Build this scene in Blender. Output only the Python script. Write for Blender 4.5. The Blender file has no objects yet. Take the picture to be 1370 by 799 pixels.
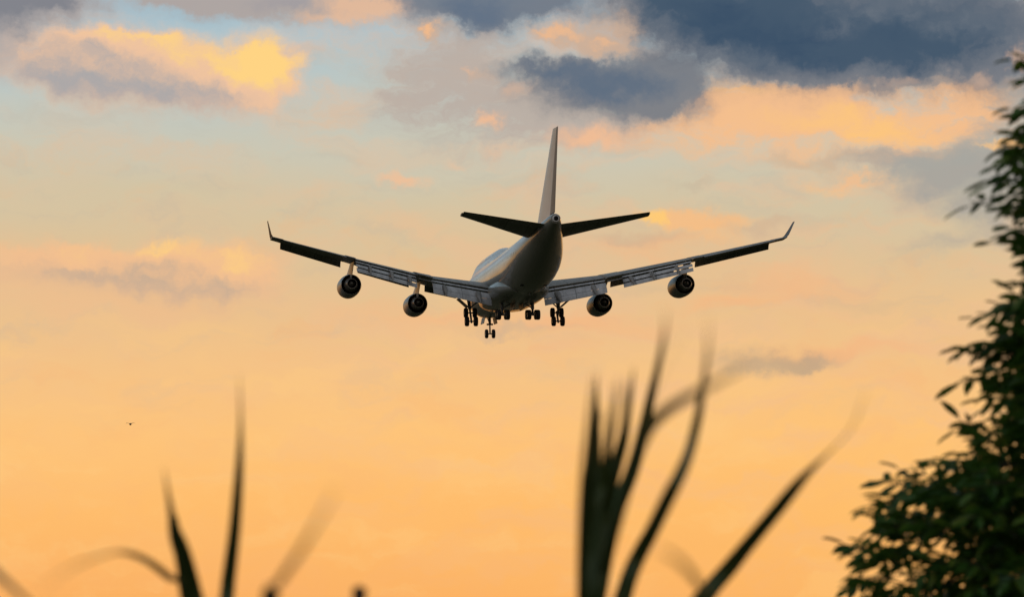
import bpy, bmesh, math, random
from mathutils import Vector, Matrix
R = math.radians
S = bpy.context.scene
COL = S.collection

# ------------------------------------------------------------------ camera
F = 5000.0                       # focal length in photo pixels (photo is 1370 wide)
E0 = R(7.5)                      # upward tilt of the camera
CAMZ = 1.65
cd = bpy.data.cameras.new('camera')
cam = bpy.data.objects.new('camera', cd)
COL.objects.link(cam)
cam.location = (0, 0, CAMZ)
cam.rotation_euler = (R(90) + E0, 0, 0)
cd.sensor_width = 36.0
cd.lens = F / 1370 * 36
cd.clip_start = 0.1
cd.clip_end = 60000
cd.dof.use_dof = True
cd.dof.focus_distance = 455
cd.dof.aperture_fstop = 5.2
S.camera = cam
S.render.resolution_x, S.render.resolution_y = 1024, 598


def ray(px, py):
    """unit-depth direction (world) through a photo pixel"""
    x = (px - 685) / F
    z = (399.5 - py) / F
    return Vector((x, math.cos(E0) - z * math.sin(E0), math.sin(E0) + z * math.cos(E0)))


def far(d): return 8.2 * (d / 4.3) ** 1.75


def at(px, py, d):
    return Vector((0, 0, CAMZ)) + ray(px, py) * d


def azel(px, py):
    v = ray(px, py)
    return math.degrees(math.atan2(v.x, v.y)), math.degrees(math.atan2(v.z, math.hypot(v.x, v.y)))


def lin(r, g, b):
    return tuple(((c / 255) / 12.92 if c / 255 < .04045 else (((c / 255) + .055) / 1.055) ** 2.4) for c in (r, g, b)) + (1.0,)


# ------------------------------------------------------------------ exposure
S.view_settings.view_transform = 'Standard'
S.view_settings.look = 'None'
S.view_settings.exposure = 0
S.view_settings.gamma = 1
S.view_settings.use_curve_mapping = False

# ------------------------------------------------------------------ sun (low, from the right and beyond)
SUN_EL, SUN_AZ = R(6), R(34)     # azimuth clockwise from the view direction
sd = bpy.data.lights.new('sun', 'SUN')
sd.energy = 0.6
sd.angle = R(0.5)
sd.color = (1.0, 0.55, 0.22)
sun = bpy.data.objects.new('sun', sd)
COL.objects.link(sun)
sv = Vector((math.sin(SUN_AZ) * math.cos(SUN_EL), math.cos(SUN_AZ) * math.cos(SUN_EL), math.sin(SUN_EL)))
sun.rotation_euler = (-sv).to_track_quat('-Z', 'Y').to_euler()

# ------------------------------------------------------------------ dusk sky
W = bpy.data.worlds.new('World')
S.world = W
W.use_nodes = True
NT = W.node_tree
NT.nodes.clear()


class NB:
    """little node builder"""
    def __init__(self, nt): self.nt = nt

    def n(self, t, **kw):
        nd = self.nt.nodes.new(t)
        for k, v in kw.items(): setattr(nd, k, v)
        return nd

    def set(self, sock, v):
        if isinstance(v, bpy.types.NodeSocket): self.nt.links.new(v, sock)
        else: sock.default_value = v

    def m(self, op, *a, clamp=False):
        nd = self.n('ShaderNodeMath', operation=op, use_clamp=clamp)
        for i, v in enumerate(a): self.set(nd.inputs[i], v)
        return nd.outputs[0]

    def v(self, op, *a):
        nd = self.n('ShaderNodeVectorMath', operation=op)
        for i, v in enumerate(a): self.set(nd.inputs[i], v)
        return nd.outputs['Value'] if op in ('DOT_PRODUCT', 'LENGTH', 'DISTANCE') else nd.outputs[0]

    def noise(self, vec, scale, detail=4, rough=.5, color=False, lac=2.0):
        nd = self.n('ShaderNodeTexNoise')
        self.set(nd.inputs['Vector'], vec)
        nd.inputs['Scale'].default_value = scale
        nd.inputs['Detail'].default_value = detail
        nd.inputs['Roughness'].default_value = rough
        nd.inputs['Lacunarity'].default_value = lac
        return nd.outputs['Color' if color else 'Fac']

    def sstep(self, x, lo, hi, a=0.0, b=1.0, mode='SMOOTHSTEP'):
        nd = self.n('ShaderNodeMapRange', interpolation_type=mode)
        self.set(nd.inputs[0], x)
        for i, v in enumerate((lo, hi, a, b)): self.set(nd.inputs[1 + i], v)
        return nd.outputs[0]

    def mix(self, f, a, b, blend='MIX'):
        nd = self.n('ShaderNodeMix', data_type='RGBA', blend_type=blend)
        self.set(nd.inputs[0], f)
        self.set(nd.inputs[6], a)
        self.set(nd.inputs[7], b)
        return nd.outputs[2]

    def ramp(self, x, stops, mode='LINEAR'):
        nd = self.n('ShaderNodeValToRGB')
        nd.color_ramp.interpolation = mode
        el = nd.color_ramp.elements
        while len(el) < len(stops): el.new(0.5)
        for e, (p, c) in zip(el, stops): e.position = p; e.color = c
        self.set(nd.inputs[0], x)
        return nd.outputs[0]


nb = NB(NT)
tc = nb.n('ShaderNodeTexCoord').outputs['Generated']
sp = nb.n('ShaderNodeSeparateXYZ')
nb.set(sp.inputs[0], tc)
dx, dy, dz = sp.outputs
az = nb.m('MULTIPLY', nb.m('ARCTAN2', dx, dy), 180 / math.pi)
el = nb.m('MULTIPLY', nb.m('ARCSINE', dz), 180 / math.pi)
cx = nb.n('ShaderNodeCombineXYZ')
nb.set(cx.inputs[0], az)
nb.set(cx.inputs[1], el)
P = cx.outputs[0]

# clear-sky gradient with height above the horizon (and a slow drift across)
sky_stops = [(-200, (150, 185, 205)), (0, (158, 188, 203)), (60, (174, 196, 204)), (130, (192, 199, 192)), (200, (203, 199, 180)), (270, (211, 196, 165)),
             (340, (221, 194, 153)), (420, (234, 193, 142)), (500, (245, 195, 134)), (580, (254, 196, 122)), (680, (255, 189, 109)),
             (799, (252, 179, 101)), (1000, (243, 158, 84))]
lo_el, hi_el = 0.0, 15.0
stops = sorted(((azel(685, y)[1] - lo_el) / (hi_el - lo_el), lin(*c)) for y, c in sky_stops)
wv = nb.noise(nb.v('MULTIPLY', P, (0.16, 0.5, 1)), 1.0, 3, .5)
elw = nb.m('MULTIPLY_ADD', nb.m('SUBTRACT', wv, .5), 1.3, el)
base = nb.ramp(nb.sstep(elw, lo_el, hi_el, mode='LINEAR'), [(max(0, min(1, p)), c) for p, c in stops])
# lower right slightly more golden
gold = nb.m('MULTIPLY', nb.sstep(az, -2, 8), nb.sstep(el, 7.5, 3.5))
base = nb.mix(nb.m('MULTIPLY', gold, .3), base, lin(255, 193, 102))

# shared distortions
warpA = nb.v('MULTIPLY', nb.v('SUBTRACT', nb.noise(nb.v('MULTIPLY', P, (.75, 1.1, 1)), 1.0, 6, .58, color=True), (.5, .5, .5)), (1.8, 1.1, 0))
warpB = nb.v('MULTIPLY', nb.v('SUBTRACT', nb.noise(nb.v('ADD', P, (31, 7, 3)), 2.6, 6, .6, color=True), (.5, .5, .5)), (.75, .55, 0))
PA = nb.v('ADD', nb.v('ADD', P, warpA), nb.v('MULTIPLY', warpB, (.6, .6, 0)))      # wispy
PB = nb.v('ADD', nb.v('ADD', P, warpB), nb.v('MULTIPLY', warpA, (.25, .25, 0)))    # billowy, keeps its place
fine = nb.noise(nb.v('MULTIPLY', PB, (1, 1.35, 1)), 2.0, 7, .6)
streak = nb.noise(nb.v('MULTIPLY', PA, (.55, 1.9, 1)), 1.0, 6, .55)
mixed = nb.m('MULTIPLY_ADD', nb.noise(nb.v('MULTIPLY', PA, (.8, 1.7, 1)), 2.4, 7, .62), .6, nb.m('MULTIPLY', streak, .4))
DEG = 5000 * math.tan(R(1))


def field(pos, blobs):
    acc = None
    for px, py, rx, ry, amp in blobs:
        a, e = azel(px, py)
        q = nb.v('MULTIPLY', nb.v('SUBTRACT', pos, (a, e, 0)), (DEG / rx, DEG / ry, 0))
        d = nb.v('DOT_PRODUCT', q, q)
        g = nb.m('MULTIPLY', nb.m('POWER', math.e, nb.m('MULTIPLY', d, -1)), amp)
        acc = g if acc is None else nb.m('ADD', acc, g)
    return acc


def cloud(cur, blobs, color, amax=1.0, lo=.3, hi=.75, pos=None, tex=None, k=.6):
    f = field(pos or PA, blobs)
    if tex is not None:
        f = nb.m('MULTIPLY', f, nb.m('MULTIPLY_ADD', nb.m('SUBTRACT', tex, .5), 2 * k, 1.0))
    a = nb.m('MULTIPLY', nb.sstep(f, lo, hi), amax)
    return nb.mix(a, cur, lin(*color))


c = base
# --- faint mottling of thin high cloud everywhere
mot = nb.m('MULTIPLY', nb.sstep(streak, .42, .68), nb.sstep(el, 2.5, 6.5, .35, 1.0))
mot = nb.m('MULTIPLY', mot, nb.sstep(az, -6.5, 1.5, .30, 1.0))
c = nb.mix(nb.m('MULTIPLY', mot, .38), c, lin(238, 188, 148))
mot2 = nb.m('MULTIPLY', nb.sstep(nb.noise(nb.v('MULTIPLY', PA, (.4, 1.3, 1)), 1.7, 6, .6), .5, .72), nb.sstep(el, 4.5, 7.5))
c = nb.mix(nb.m('MULTIPLY', mot2, .22), c, lin(184, 176, 162))
low = nb.noise(nb.v('MULTIPLY', PA, (.35, .9, 1)), 1.3, 7, .62)
c = nb.mix(nb.m('MULTIPLY', nb.sstep(low, .5, .72), .26), c, lin(246, 178, 118))
c = nb.mix(nb.m('MULTIPLY', nb.m('MULTIPLY', nb.sstep(low, .5, .34), nb.sstep(el, 8.5, 6)), .3), c, lin(255, 204, 132))
# --- broad soft veils
c = cloud(c, [(560, 115, 80, 55, .6), (690, 150, 130, 40, 1), (800, 165, 110, 36, .9), (640, 60, 90, 60, .8)], (186, 172, 162), .85, .05, 1.05, PA, mixed, 1.9)
c = cloud(c, [(1290, 235, 110, 50, 1.1), (1200, 215, 90, 20, .7), (1250, 335, 60, 18, .6), (1340, 130, 60, 90, .9), (1180, 80, 260, 60, .7), (1330, 300, 50, 30, .6)], (160, 160, 156), .85, .1, 1.15, PA, streak, .8)
c = cloud(c, [(80, 405, 220, 24, .6), (30, 360, 120, 25, .8), (210, 375, 190, 42, .85), (560, 305, 130, 30, .35)], (238, 190, 142), .75, .05, 1.0, PA, streak, .8)
c = cloud(c, [(760, 435, 180, 18, .55), (900, 330, 130, 36, .6), (1110, 470, 130, 16, .7), (1200, 520, 90, 16, .4), (960, 405, 60, 12, .7), (560, 420, 160, 20, .35), (1060, 380, 120, 26, .5)], (246, 184, 130), .8, .05, 1.0, PA, streak, 1)
c = cloud(c, [(850, 320, 90, 14, .6), (1000, 300, 130, 14, .55), (680, 440, 90, 9, .7), (1090, 215, 90, 14, .7), (930, 250, 60, 8, .6), (900, 380, 140, 14, .5), (700, 240, 120, 20, .4), (1180, 400, 120, 14, .5)], (192, 172, 148), .6, .1, 1.0, PA, streak, 1)
# --- warm glowing sheets under the dark deck
c = cloud(c, [(1010, 140, 100, 34, .95), (1150, 165, 190, 46, 1.1), (1290, 130, 70, 40, .7), (1130, 245, 66, 16, .85), (880, 190, 130, 24, .55)], (247, 190, 138), .9, .08, 1.2, PA, mixed, 1.7)
c = cloud(c, [(1175, 172, 90, 26, 1), (990, 128, 60, 16, .7), (1100, 250, 45, 9, .6), (1060, 165, 120, 12, .5)], (255, 200, 122), .75, .15, 1.5, PA, mixed, 1.6)
# --- dark blue-grey deck, top right, and its ragged relations
c = cloud(c, [(650, 6, 105, 40, 1.1), (545, -8, 60, 24, .8), (720, 0, 90, 24, .7)], (112, 121, 134), .95, .1, 1.0, PB, fine, .6)
c = cloud(c, [(640, 14, 60, 26, 1)], (92, 110, 132), .8, .2, 1.2, PB, fine, .6)
c = cloud(c, [(800, 112, 112, 42, 1.1), (740, 92, 70, 14, .7), (890, 140, 70, 30, .7), (900, 80, 60, 54, .6)], (122, 125, 132), .95, .1, 1.0, PB, fine, .6)
c = cloud(c, [(800, 108, 80, 30, 1.1), (730, 92, 50, 10, .6), (880, 120, 50, 20, .5)], (93, 109, 128), .9, .2, 1.15, PB, fine, .6)
c = cloud(c, [(1000, 20, 160, 66, 1.3), (1110, 62, 160, 50, 1.1), (1240, 40, 160, 66, 1.25), (1340, 60, 70, 50, .8), (880, -10, 80, 36, 1.1), (1090, 92, 60, 24, .6)], (118, 122, 130), .96, .05, .95, PB, fine, .7)
c = cloud(c, [(1000, 18, 140, 54, 1.2), (1110, 55, 150, 44, 1.1), (1250, 40, 140, 54, 1.15), (900, -14, 60, 36, 1)], (68, 88, 108), .97, .15, 1.25, PB, fine, .75)
c = cloud(c, [(960, 30, 80, 40, .9), (1080, 66, 70, 36, .9), (1200, 50, 50, 26, .6)], (50, 74, 100), .75, .2, 1.3, PB, streak, 1.2)
c = cloud(c, [(1180, 10, 90, 20, .8), (1300, 30, 60, 20, .7), (1020, 70, 40, 16, .7), (1130, 40, 40, 14, .5)], (112, 120, 130), .7, .15, 1.1, PA, fine, 1.1)
c = cloud(c, [(1362, 75, 14, 26, .9), (1310, 105, 26, 12, .8), (1200, 108, 50, 10, .6)], (206, 172, 148), .7, .2, 1.0, PB, fine, .8)
# --- lit tufts among them
c = cloud(c, [(755, 46, 50, 18, 1), (800, 66, 40, 12, .7), (830, 40, 34, 30, .7), (575, 42, 24, 14, .9), (640, 100, 30, 10, .5)], (205, 174, 150), .9, .1, 1.0, PB, fine, .9)
c = cloud(c, [(752, 45, 34, 10, 1), (805, 60, 20, 7, .6), (572, 40, 14, 8, .9)], (246, 188, 138), .8, .2, 1.1, PB, fine, 1)
c = cloud(c, [(652, 160, 18, 12, 1), (790, 186, 66, 18, .95), (690, 118, 24, 14, .5), (538, 240, 36, 11, 1.0), (605, 218, 26, 7, .5), (660, 200, 40, 8, .4), (630, 95, 10, 6, .5)], (247, 190, 146), .82, .08, 1.15, PB, fine, .8)
c = cloud(c, [(960, 298, 66, 14, .9), (905, 292, 50, 15, .8), (950, 320, 60, 10, .5)], (250, 190, 130), .8, .1, 1.1, PB, fine, .8)
c = cloud(c, [(872, 288, 22, 13, 1.1)], (255, 203, 118), .95, .15, 1.0, PB, fine, .6)
c = cloud(c, [(1335, 190, 28, 6, 1.0), (1362, 196, 12, 8, .9), (1260, 180, 40, 8, .4)], (255, 198, 128), .85, .15, 1.0, PB, fine, .7)
c = cloud(c, [(1040, 481, 85, 20, 1.0), (1085, 486, 40, 10, .5)], (176, 157, 134), .68, .05, 1.25, PA, streak, .5)
# --- upper left: mauve corner, strip along the top edge
c = cloud(c, [(10, 8, 95, 52, 1.2), (0, 60, 30, 44, .8), (70, 0, 70, 20, .8)], (178, 168, 164), .9, .05, .9, PB, fine, .6)
c = cloud(c, [(5, 6, 85, 40, 1.2), (70, -2, 60, 14, .8)], (128, 130, 138), .95, .15, 1.2, PB, fine, .6)
c = cloud(c, [(300, -4, 130, 24, 1), (420, 4, 120, 28, 1.1), (230, -2, 60, 12, .6)], (174, 164, 160), .95, .05, .95, PB, fine, .6)
c = cloud(c, [(380, 8, 50, 12, .8)], (160, 156, 160), .8, .1, 1.0, PB, fine, .6)
c = cloud(c, [(480, 6, 60, 20, 1.1), (440, 26, 60, 8, .7), (520, 14, 24, 10, .6)], (232, 188, 154), .85, .1, 1.1, PB, fine, .7)
# --- left cumulus: one body, lit from the upper right
body = [(70, 84, 62, 34, .95), (140, 90, 100, 46, 1.2), (235, 98, 90, 42, 1.2), (310, 108, 70, 36, 1.0), (352, 94, 44, 48, 1.4), (130, 50, 62, 13, .6), (220, 60, 50, 18, .55)]


def lit_cloud(cur, blobs, shade, mid, bright, lo, hi, off, gain, bias, bx, amax=1.0):
    f0 = field(PB, blobs)
    t = nb.m('MULTIPLY_ADD', nb.m('SUBTRACT', fine, .5), .9, 1.0)
    f0n = nb.m('MULTIPLY', f0, t)
    a = nb.m('MULTIPLY', nb.sstep(f0n, lo, hi), amax)
    f1 = field(nb.v('ADD', PB, off), blobs)
    fine1 = nb.noise(nb.v('MULTIPLY', nb.v('ADD', PB, (.12, .16, 0)), (1, 1.35, 1)), 2.0, 7, .6)
    g = nb.m('MULTIPLY', nb.m('SUBTRACT', f0, f1), gain)                        # thinner towards the sun = lit
    g = nb.m('ADD', g, nb.m('MULTIPLY', nb.m('SUBTRACT', fine, fine1), .9))
    g = nb.m('ADD', g, bias)
    if bx is not None:
        g = nb.m('ADD', g, nb.m('MULTIPLY', field(PB, bx), 1.0))
    g = nb.m('ADD', g, nb.m('MULTIPLY', nb.m('SUBTRACT', fine, .5), .35))
    col = nb.mix(nb.sstep(g, -.75, .55), lin(*shade), lin(*mid))
    col = nb.mix(nb.sstep(g, .45, 1.5), col, lin(*bright))
    edge = nb.sstep(f0n, hi + .35, lo)
    col = nb.mix(nb.m('MULTIPLY', edge, .45), col, lin(*mid))
    return nb.mix(a, cur, col)


c = cloud(c, [(170, 128, 120, 20, .8), (330, 128, 60, 14, .7), (60, 110, 40, 18, .4)], (226, 196, 164), .8, .1, 1.0, PB, fine, .7)
c = lit_cloud(c, body, (172, 168, 168), (238, 195, 160), (255, 212, 132), .1, 1.1, (.08, .24, 0), .45, -.05,
              [(352, 90, 50, 50, 1.5), (260, 70, 56, 26, .75), (170, 46, 90, 10, .65), (75, 88, 80, 36, -.34), (170, 104, 90, 26, -.28), (250, 112, 50, 16, -.15)])
# --- lower left bank
bank = [(225, 348, 70, 28, 1.0), (150, 352, 80, 20, .8), (318, 358, 56, 32, 1.0), (260, 368, 100, 30, .8), (20, 350, 110, 22, .9), (100, 348, 40, 16, .7), (200, 385, 160, 18, .5)]
c = lit_cloud(c, bank, (182, 166, 150), (242, 191, 144), (255, 206, 132), .05, 1.15, (.08, .22, 0), .6, .15,
              [(322, 350, 40, 24, .6), (228, 328, 36, 12, .9), (180, 350, 70, 12, -.55), (235, 360, 44, 9, -.3), (40, 348, 60, 8, -.2)], .92)
painted = c

# the rest of the dome: physical sky overhead, dimmer away from the afterglow
nish = nb.n('ShaderNodeTexSky', sky_type='NISHITA', sun_disc=False, sun_elevation=SUN_EL, sun_rotation=SUN_AZ,
            air_density=1.6, dust_density=2.0, ozone_density=2.0)
nsky = nb.mix(1.0, nish.outputs[0], (.085, .085, .085, 1), 'MULTIPLY')
dome = nb.mix(nb.sstep(el, 13, 34), painted, nsky)
# away from the west the glow fades to dull mauve-blue
fwd = nb.m('COSINE', nb.m('MULTIPLY', nb.m('SUBTRACT', az, 25), math.pi / 180))
back = nb.sstep(fwd, .55, -.45)
dull = nb.ramp(nb.sstep(el, 0, 40, mode='LINEAR'), [(0, lin(66, 62, 62)), (.18, lin(142, 137, 132)), (.5, lin(205, 198, 190)), (1, lin(165, 170, 180))])
dome = nb.mix(nb.m('MULTIPLY', back, .9), dome, dull)
dome = nb.mix(nb.sstep(el, 0.2, -1.0), dome, lin(70, 60, 48))
bg = nb.n('ShaderNodeBackground')
nb.set(bg.inputs[0], dome)
bg.inputs[1].default_value = 1.0
out = nb.n('ShaderNodeOutputWorld')
NT.links.new(bg.outputs[0], out.inputs[0])
W.cycles.sampling_method = 'MANUAL'
W.cycles.sample_map_resolution = 512

S.cycles.max_bounces = 8
S.cycles.transparent_max_bounces = 6


# ------------------------------------------------------------------ helpers
def material(name, base, rough=.5, spec=.5, metal=0.0, coat=0.0, trans=0.0):
    m = bpy.data.materials.new(name)
    m.use_nodes = True
    b = m.node_tree.nodes['Principled BSDF']
    b.inputs['Base Color'].default_value = (*base, 1)
    b.inputs['Roughness'].default_value = rough
    b.inputs['Specular IOR Level'].default_value = spec
    b.inputs['Metallic'].default_value = metal
    b.inputs['Coat Weight'].default_value = coat
    return m


def tag(o, label=None, cat=None, group=None, kind=None):
    if label: o['label'] = label
    if cat: o['category'] = cat
    if group: o['group'] = group
    if kind: o['kind'] = kind
    return o


def empty(name, loc=(0, 0, 0)):
    o = bpy.data.objects.new(name, None)
    COL.objects.link(o)
    o.location = loc
    o.empty_display_size = .3
    return o


def link(name, bm, mat, parent=None, smooth=True, angle=40):
    me = bpy.data.meshes.new(name)
    bmesh.ops.recalc_face_normals(bm, faces=bm.faces)
    for f in bm.faces: f.smooth = smooth
    if smooth:
        ca = math.cos(R(angle))
        for e in bm.edges:
            if len(e.link_faces) == 2 and e.link_faces[0].normal.dot(e.link_faces[1].normal) < ca: e.smooth = False
    bm.to_mesh(me)
    bm.free()
    for mm in (mat if isinstance(mat, (list, tuple)) else [mat]): me.materials.append(mm)
    o = bpy.data.objects.new(name, me)
    COL.objects.link(o)
    if parent is not None: o.parent = parent
    return o


def loft(bm, rings, cap=True, closed=True):
    vs = [[bm.verts.new(p) for p in r] for r in rings]
    n = len(rings[0])
    for a, b in zip(vs, vs[1:]):
        for i in range(n if closed else n - 1):
            j = (i + 1) % n
            bm.faces.new((a[i], a[j], b[j], b[i]))
    if cap and closed:
        bm.faces.new(vs[0][::-1])
        bm.faces.new(vs[-1])
    return vs


def tube(bm, pts, rad, n=10, cap=True):
    """round bar through points; rad a number or one per point"""
    pts = [Vector(p) for p in pts]
    rads = rad if isinstance(rad, (list, tuple)) else [rad] * len(pts)
    rings = []
    for i, p in enumerate(pts):
        t = (pts[min(i + 1, len(pts) - 1)] - pts[max(i - 1, 0)]).normalized()
        a = t.cross(Vector((0, 0, 1)) if abs(t.z) < .9 else Vector((1, 0, 0))).normalized()
        b = t.cross(a)
        rings.append([p + (a * math.cos(2 * math.pi * k / n) + b * math.sin(2 * math.pi * k / n)) * rads[i] for k in range(n)])
    loft(bm, rings, cap)


def slab(bm, quad, th):
    """thin plate from four corners"""
    q = [Vector(p) for p in quad]
    nrm = (q[1] - q[0]).cross(q[3] - q[0]).normalized() * th / 2
    loft(bm, [[p - nrm for p in q], [p + nrm for p in q]])


def plate(bm, ax, half, c):
    """box: axes list, half sizes, centre"""
    c = Vector(c)
    A = [Vector(a) * h for a, h in zip(ax, half)]
    rings = []
    for s in (-1, 1):
        rings.append([c + A[2] * s + A[0] * u + A[1] * w for u, w in ((-1, -1), (1, -1), (1, 1), (-1, 1))])
    loft(bm, rings)


# ------------------------------------------------------------------ ground
gm = material('meadow', (.035, .045, .02), .9, .2)
g = NB(gm.node_tree)
gt = g.n('ShaderNodeTexCoord').outputs['Object']
gc = g.ramp(g.noise(gt, .05, 8, .65), [(.3, (.022, .03, .012, 1)), (.55, (.04, .05, .02, 1)), (.75, (.065, .06, .03, 1))])
g.set(gm.node_tree.nodes['Principled BSDF'].inputs['Base Color'], gc)
bm = bmesh.new()
rr = [0, 4, 12, 40, 120, 400, 1500, 6000, 25000]
ns = 48
rings = [[(r * math.cos(2 * math.pi * k / ns), r * math.sin(2 * math.pi * k / ns),
           (0 if r < 3 or r > 3000 else .05 * math.sin(k * 3.1 + r)) ) for k in range(ns)] for r in rr[1:]]
vs = loft(bm, rings, cap=False)
bm.faces.new(vs[0][::-1])
tag(link('ground', bm, gm), kind='structure')

# ------------------------------------------------------------------ airliner
# aircraft numbers are written as (x aft of the nose, y to starboard, z above the wheels' ground line)
def L(x, y, z): return Vector((y, 34.0 - x, z))


def lerp(tab, x):
    if x <= tab[0][0]: return tab[0][1:]
    for a, b in zip(tab, tab[1:]):
        if x <= b[0]:
            t = (x - a[0]) / (b[0] - a[0])
            return tuple(p + (q - p) * t for p, q in zip(a[1:], b[1:]))
    return tab[-1][1:]


# white paint with grime, painted-in underside shade, panel joints and cabin windows
fm = material('white_aircraft_paint', (.62, .62, .60), .3, .5, 0, .4)
f_ = NB(fm.node_tree)
ft = f_.n('ShaderNodeTexCoord').outputs['Object']
fs = f_.n('ShaderNodeSeparateXYZ')
f_.set(fs.inputs[0], ft)
fx, fy, fz = fs.outputs
gr = f_.noise(f_.v('MULTIPLY', ft, (1.2, .12, .8)), 1.0, 6, .6)
belly = f_.sstep(fz, 5.2, 3.9)  # underside shade put into the paint colour, darker low on the hull
belly = f_.m('MAXIMUM', belly, f_.sstep(f_.m('SUBTRACT', fz, f_.m('MULTIPLY', f_.m('MAXIMUM', f_.m('SUBTRACT', -14, fy), 0), .215)), 5.5, 4.5))   # painted underside shade carried up along the rising tail
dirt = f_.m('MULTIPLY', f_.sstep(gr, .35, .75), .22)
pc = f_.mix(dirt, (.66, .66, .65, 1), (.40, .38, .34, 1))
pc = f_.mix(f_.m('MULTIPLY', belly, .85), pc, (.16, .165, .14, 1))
jx = f_.m('LESS_THAN', f_.m('FRACT', f_.m('MULTIPLY', fy, .39)), .018)
pc = f_.mix(f_.m('MULTIPLY', jx, .35), pc, (.2, .2, .2, 1))
# windows: small dark rounded panes along the main deck
wx = f_.m('ABSOLUTE', f_.m('SUBTRACT', f_.m('FRACT', f_.m('MULTIPLY', fy, 1.0)), .5))
wz = f_.m('ABSOLUTE', f_.m('SUBTRACT', fz, 6.15))
win = f_.m('MULTIPLY', f_.m('LESS_THAN', wx, .16), f_.m('LESS_THAN', wz, .19))
win = f_.m('MULTIPLY', win, f_.m('MULTIPLY', f_.m('LESS_THAN', fy, 26.5), f_.m('GREATER_THAN', fy, -20.5)))
wz2 = f_.m('ABSOLUTE', f_.m('SUBTRACT', fz, 8.75))
win2 = f_.m('MULTIPLY', f_.m('LESS_THAN', wx, .16), f_.m('LESS_THAN', wz2, .19))
win2 = f_.m('MULTIPLY', win2, f_.m('MULTIPLY', f_.m('LESS_THAN', fy, 26), f_.m('GREATER_THAN', fy, 8)))
pc = f_.mix(f_.m('MAXIMUM', win, win2), pc, (.03, .035, .045, 1))
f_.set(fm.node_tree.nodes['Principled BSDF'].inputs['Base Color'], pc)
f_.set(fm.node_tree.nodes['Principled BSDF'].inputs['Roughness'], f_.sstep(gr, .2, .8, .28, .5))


def panel_material(name, c0, c1, rough, sx=.6, joint=.0):
    m = material(name, c0, rough, .4)
    q = NB(m.node_tree)
    t = q.n('ShaderNodeTexCoord').outputs['Object']
    nn = q.noise(q.v('MULTIPLY', t, (sx * 2, sx * .4, sx)), 1.0, 6, .6)
    cc = q.mix(q.sstep(nn, .3, .75), (*c0, 1), (*c1, 1))
    if joint:
        s3 = q.n('ShaderNodeSeparateXYZ')
        q.set(s3.inputs[0], t)
        j = q.m('LESS_THAN', q.m('FRACT', q.m('MULTIPLY', s3.outputs[0], joint)), .035)
        cc = q.mix(q.m('MULTIPLY', j, .6), cc, (.05, .05, .05, 1))
    q.set(m.node_tree.nodes['Principled BSDF'].inputs['Base Color'], cc)
    return m


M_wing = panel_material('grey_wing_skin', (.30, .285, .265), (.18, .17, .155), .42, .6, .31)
M_flap = panel_material('pale_flap_skin', (.56, .57, .58), (.36, .36, .36), .45, .8, .42)
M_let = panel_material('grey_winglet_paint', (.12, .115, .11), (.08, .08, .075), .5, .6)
M_fin = panel_material('white_fin_paint', (.74, .74, .74), (.62, .61, .60), .35, .4)
M_under = panel_material('grey_tailplane_skin', (.25, .25, .23), (.17, .17, .155), .5, .6, .37)
M_nac = panel_material('grey_nacelle_paint', (.30, .30, .30), (.17, .165, .16), .35, 1.2)
M_pyl = panel_material('pale_pylon_paint', (.55, .53, .50), (.40, .38, .35), .35, 1.2)
M_hot = panel_material('sooty_exhaust_metal', (.36, .33, .30), (.20, .18, .165), .32, 2.0)
M_hot.node_tree.nodes['Principled BSDF'].inputs['Metallic'].default_value = .55
M_black = material('dark_cavity', (.012, .012, .012), .8, .1)
M_gear = panel_material('grey_gear_steel', (.20, .20, .20), (.09, .085, .08), .4, 3)
M_tyre = panel_material('black_tyre_rubber', (.018, .017, .017), (.03, .028, .027), .8, 6)
M_rim = panel_material('grey_wheel_rim', (.30, .30, .30), (.18, .18, .17), .4, 6)

plane = empty('airliner')
tag(plane, 'white four-engined jumbo airliner with flaps and wheels down flying away to land', 'airplane')

# --- fuselage
FUS = [  # x, zbottom, ztop, half width, zmid, hump top
    (0.0, 4.55, 4.85, .12, 4.70, 0), (.4, 4.0, 5.5, .72, 4.75, 0), (1.2, 3.35, 6.3, 1.32, 4.85, 0), (2.4, 2.85, 7.2, 1.9, 5.0, 0),
    (4.0, 2.45, 7.9, 2.45, 5.2, 8.3), (6.0, 2.2, 8.4, 2.9, 5.35, 9.4), (8.5, 2.08, 8.6, 3.15, 5.4, 9.8), (11, 2.05, 8.65, 3.25, 5.4, 9.9),
    (18, 2.05, 8.65, 3.25, 5.4, 9.9), (25, 2.05, 8.65, 3.25, 5.4, 9.75), (28, 2.05, 8.65, 3.25, 5.4, 9.35), (31, 2.05, 8.65, 3.25, 5.4, 8.8),
    (33, 2.05, 8.65, 3.25, 5.4, 8.5), (40, 2.05, 8.65, 3.25, 5.4, 0), (46, 2.08, 8.65, 3.25, 5.4, 0), (49, 2.3, 8.67, 3.2, 5.5, 0), (52, 2.8, 8.72, 3.08, 5.75, 0),
    (55, 3.55, 8.8, 2.82, 6.15, 0), (58, 4.5, 8.9, 2.42, 6.65, 0), (61, 5.55, 9.02, 1.92, 7.2, 0), (64, 6.6, 9.18, 1.4, 7.85, 0),
    (66.5, 7.45, 9.36, .98, 8.4, 0), (68, 7.95, 9.4, .72, 8.7, 0), (68.6, 8.2, 9.3, .55, 8.76, 0)]
bm = bmesh.new()
NSEG = 56
rings = []
xs = sorted(set([f[0] for f in FUS] + [i * 1.0 for i in range(3, 68)]))
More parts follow.
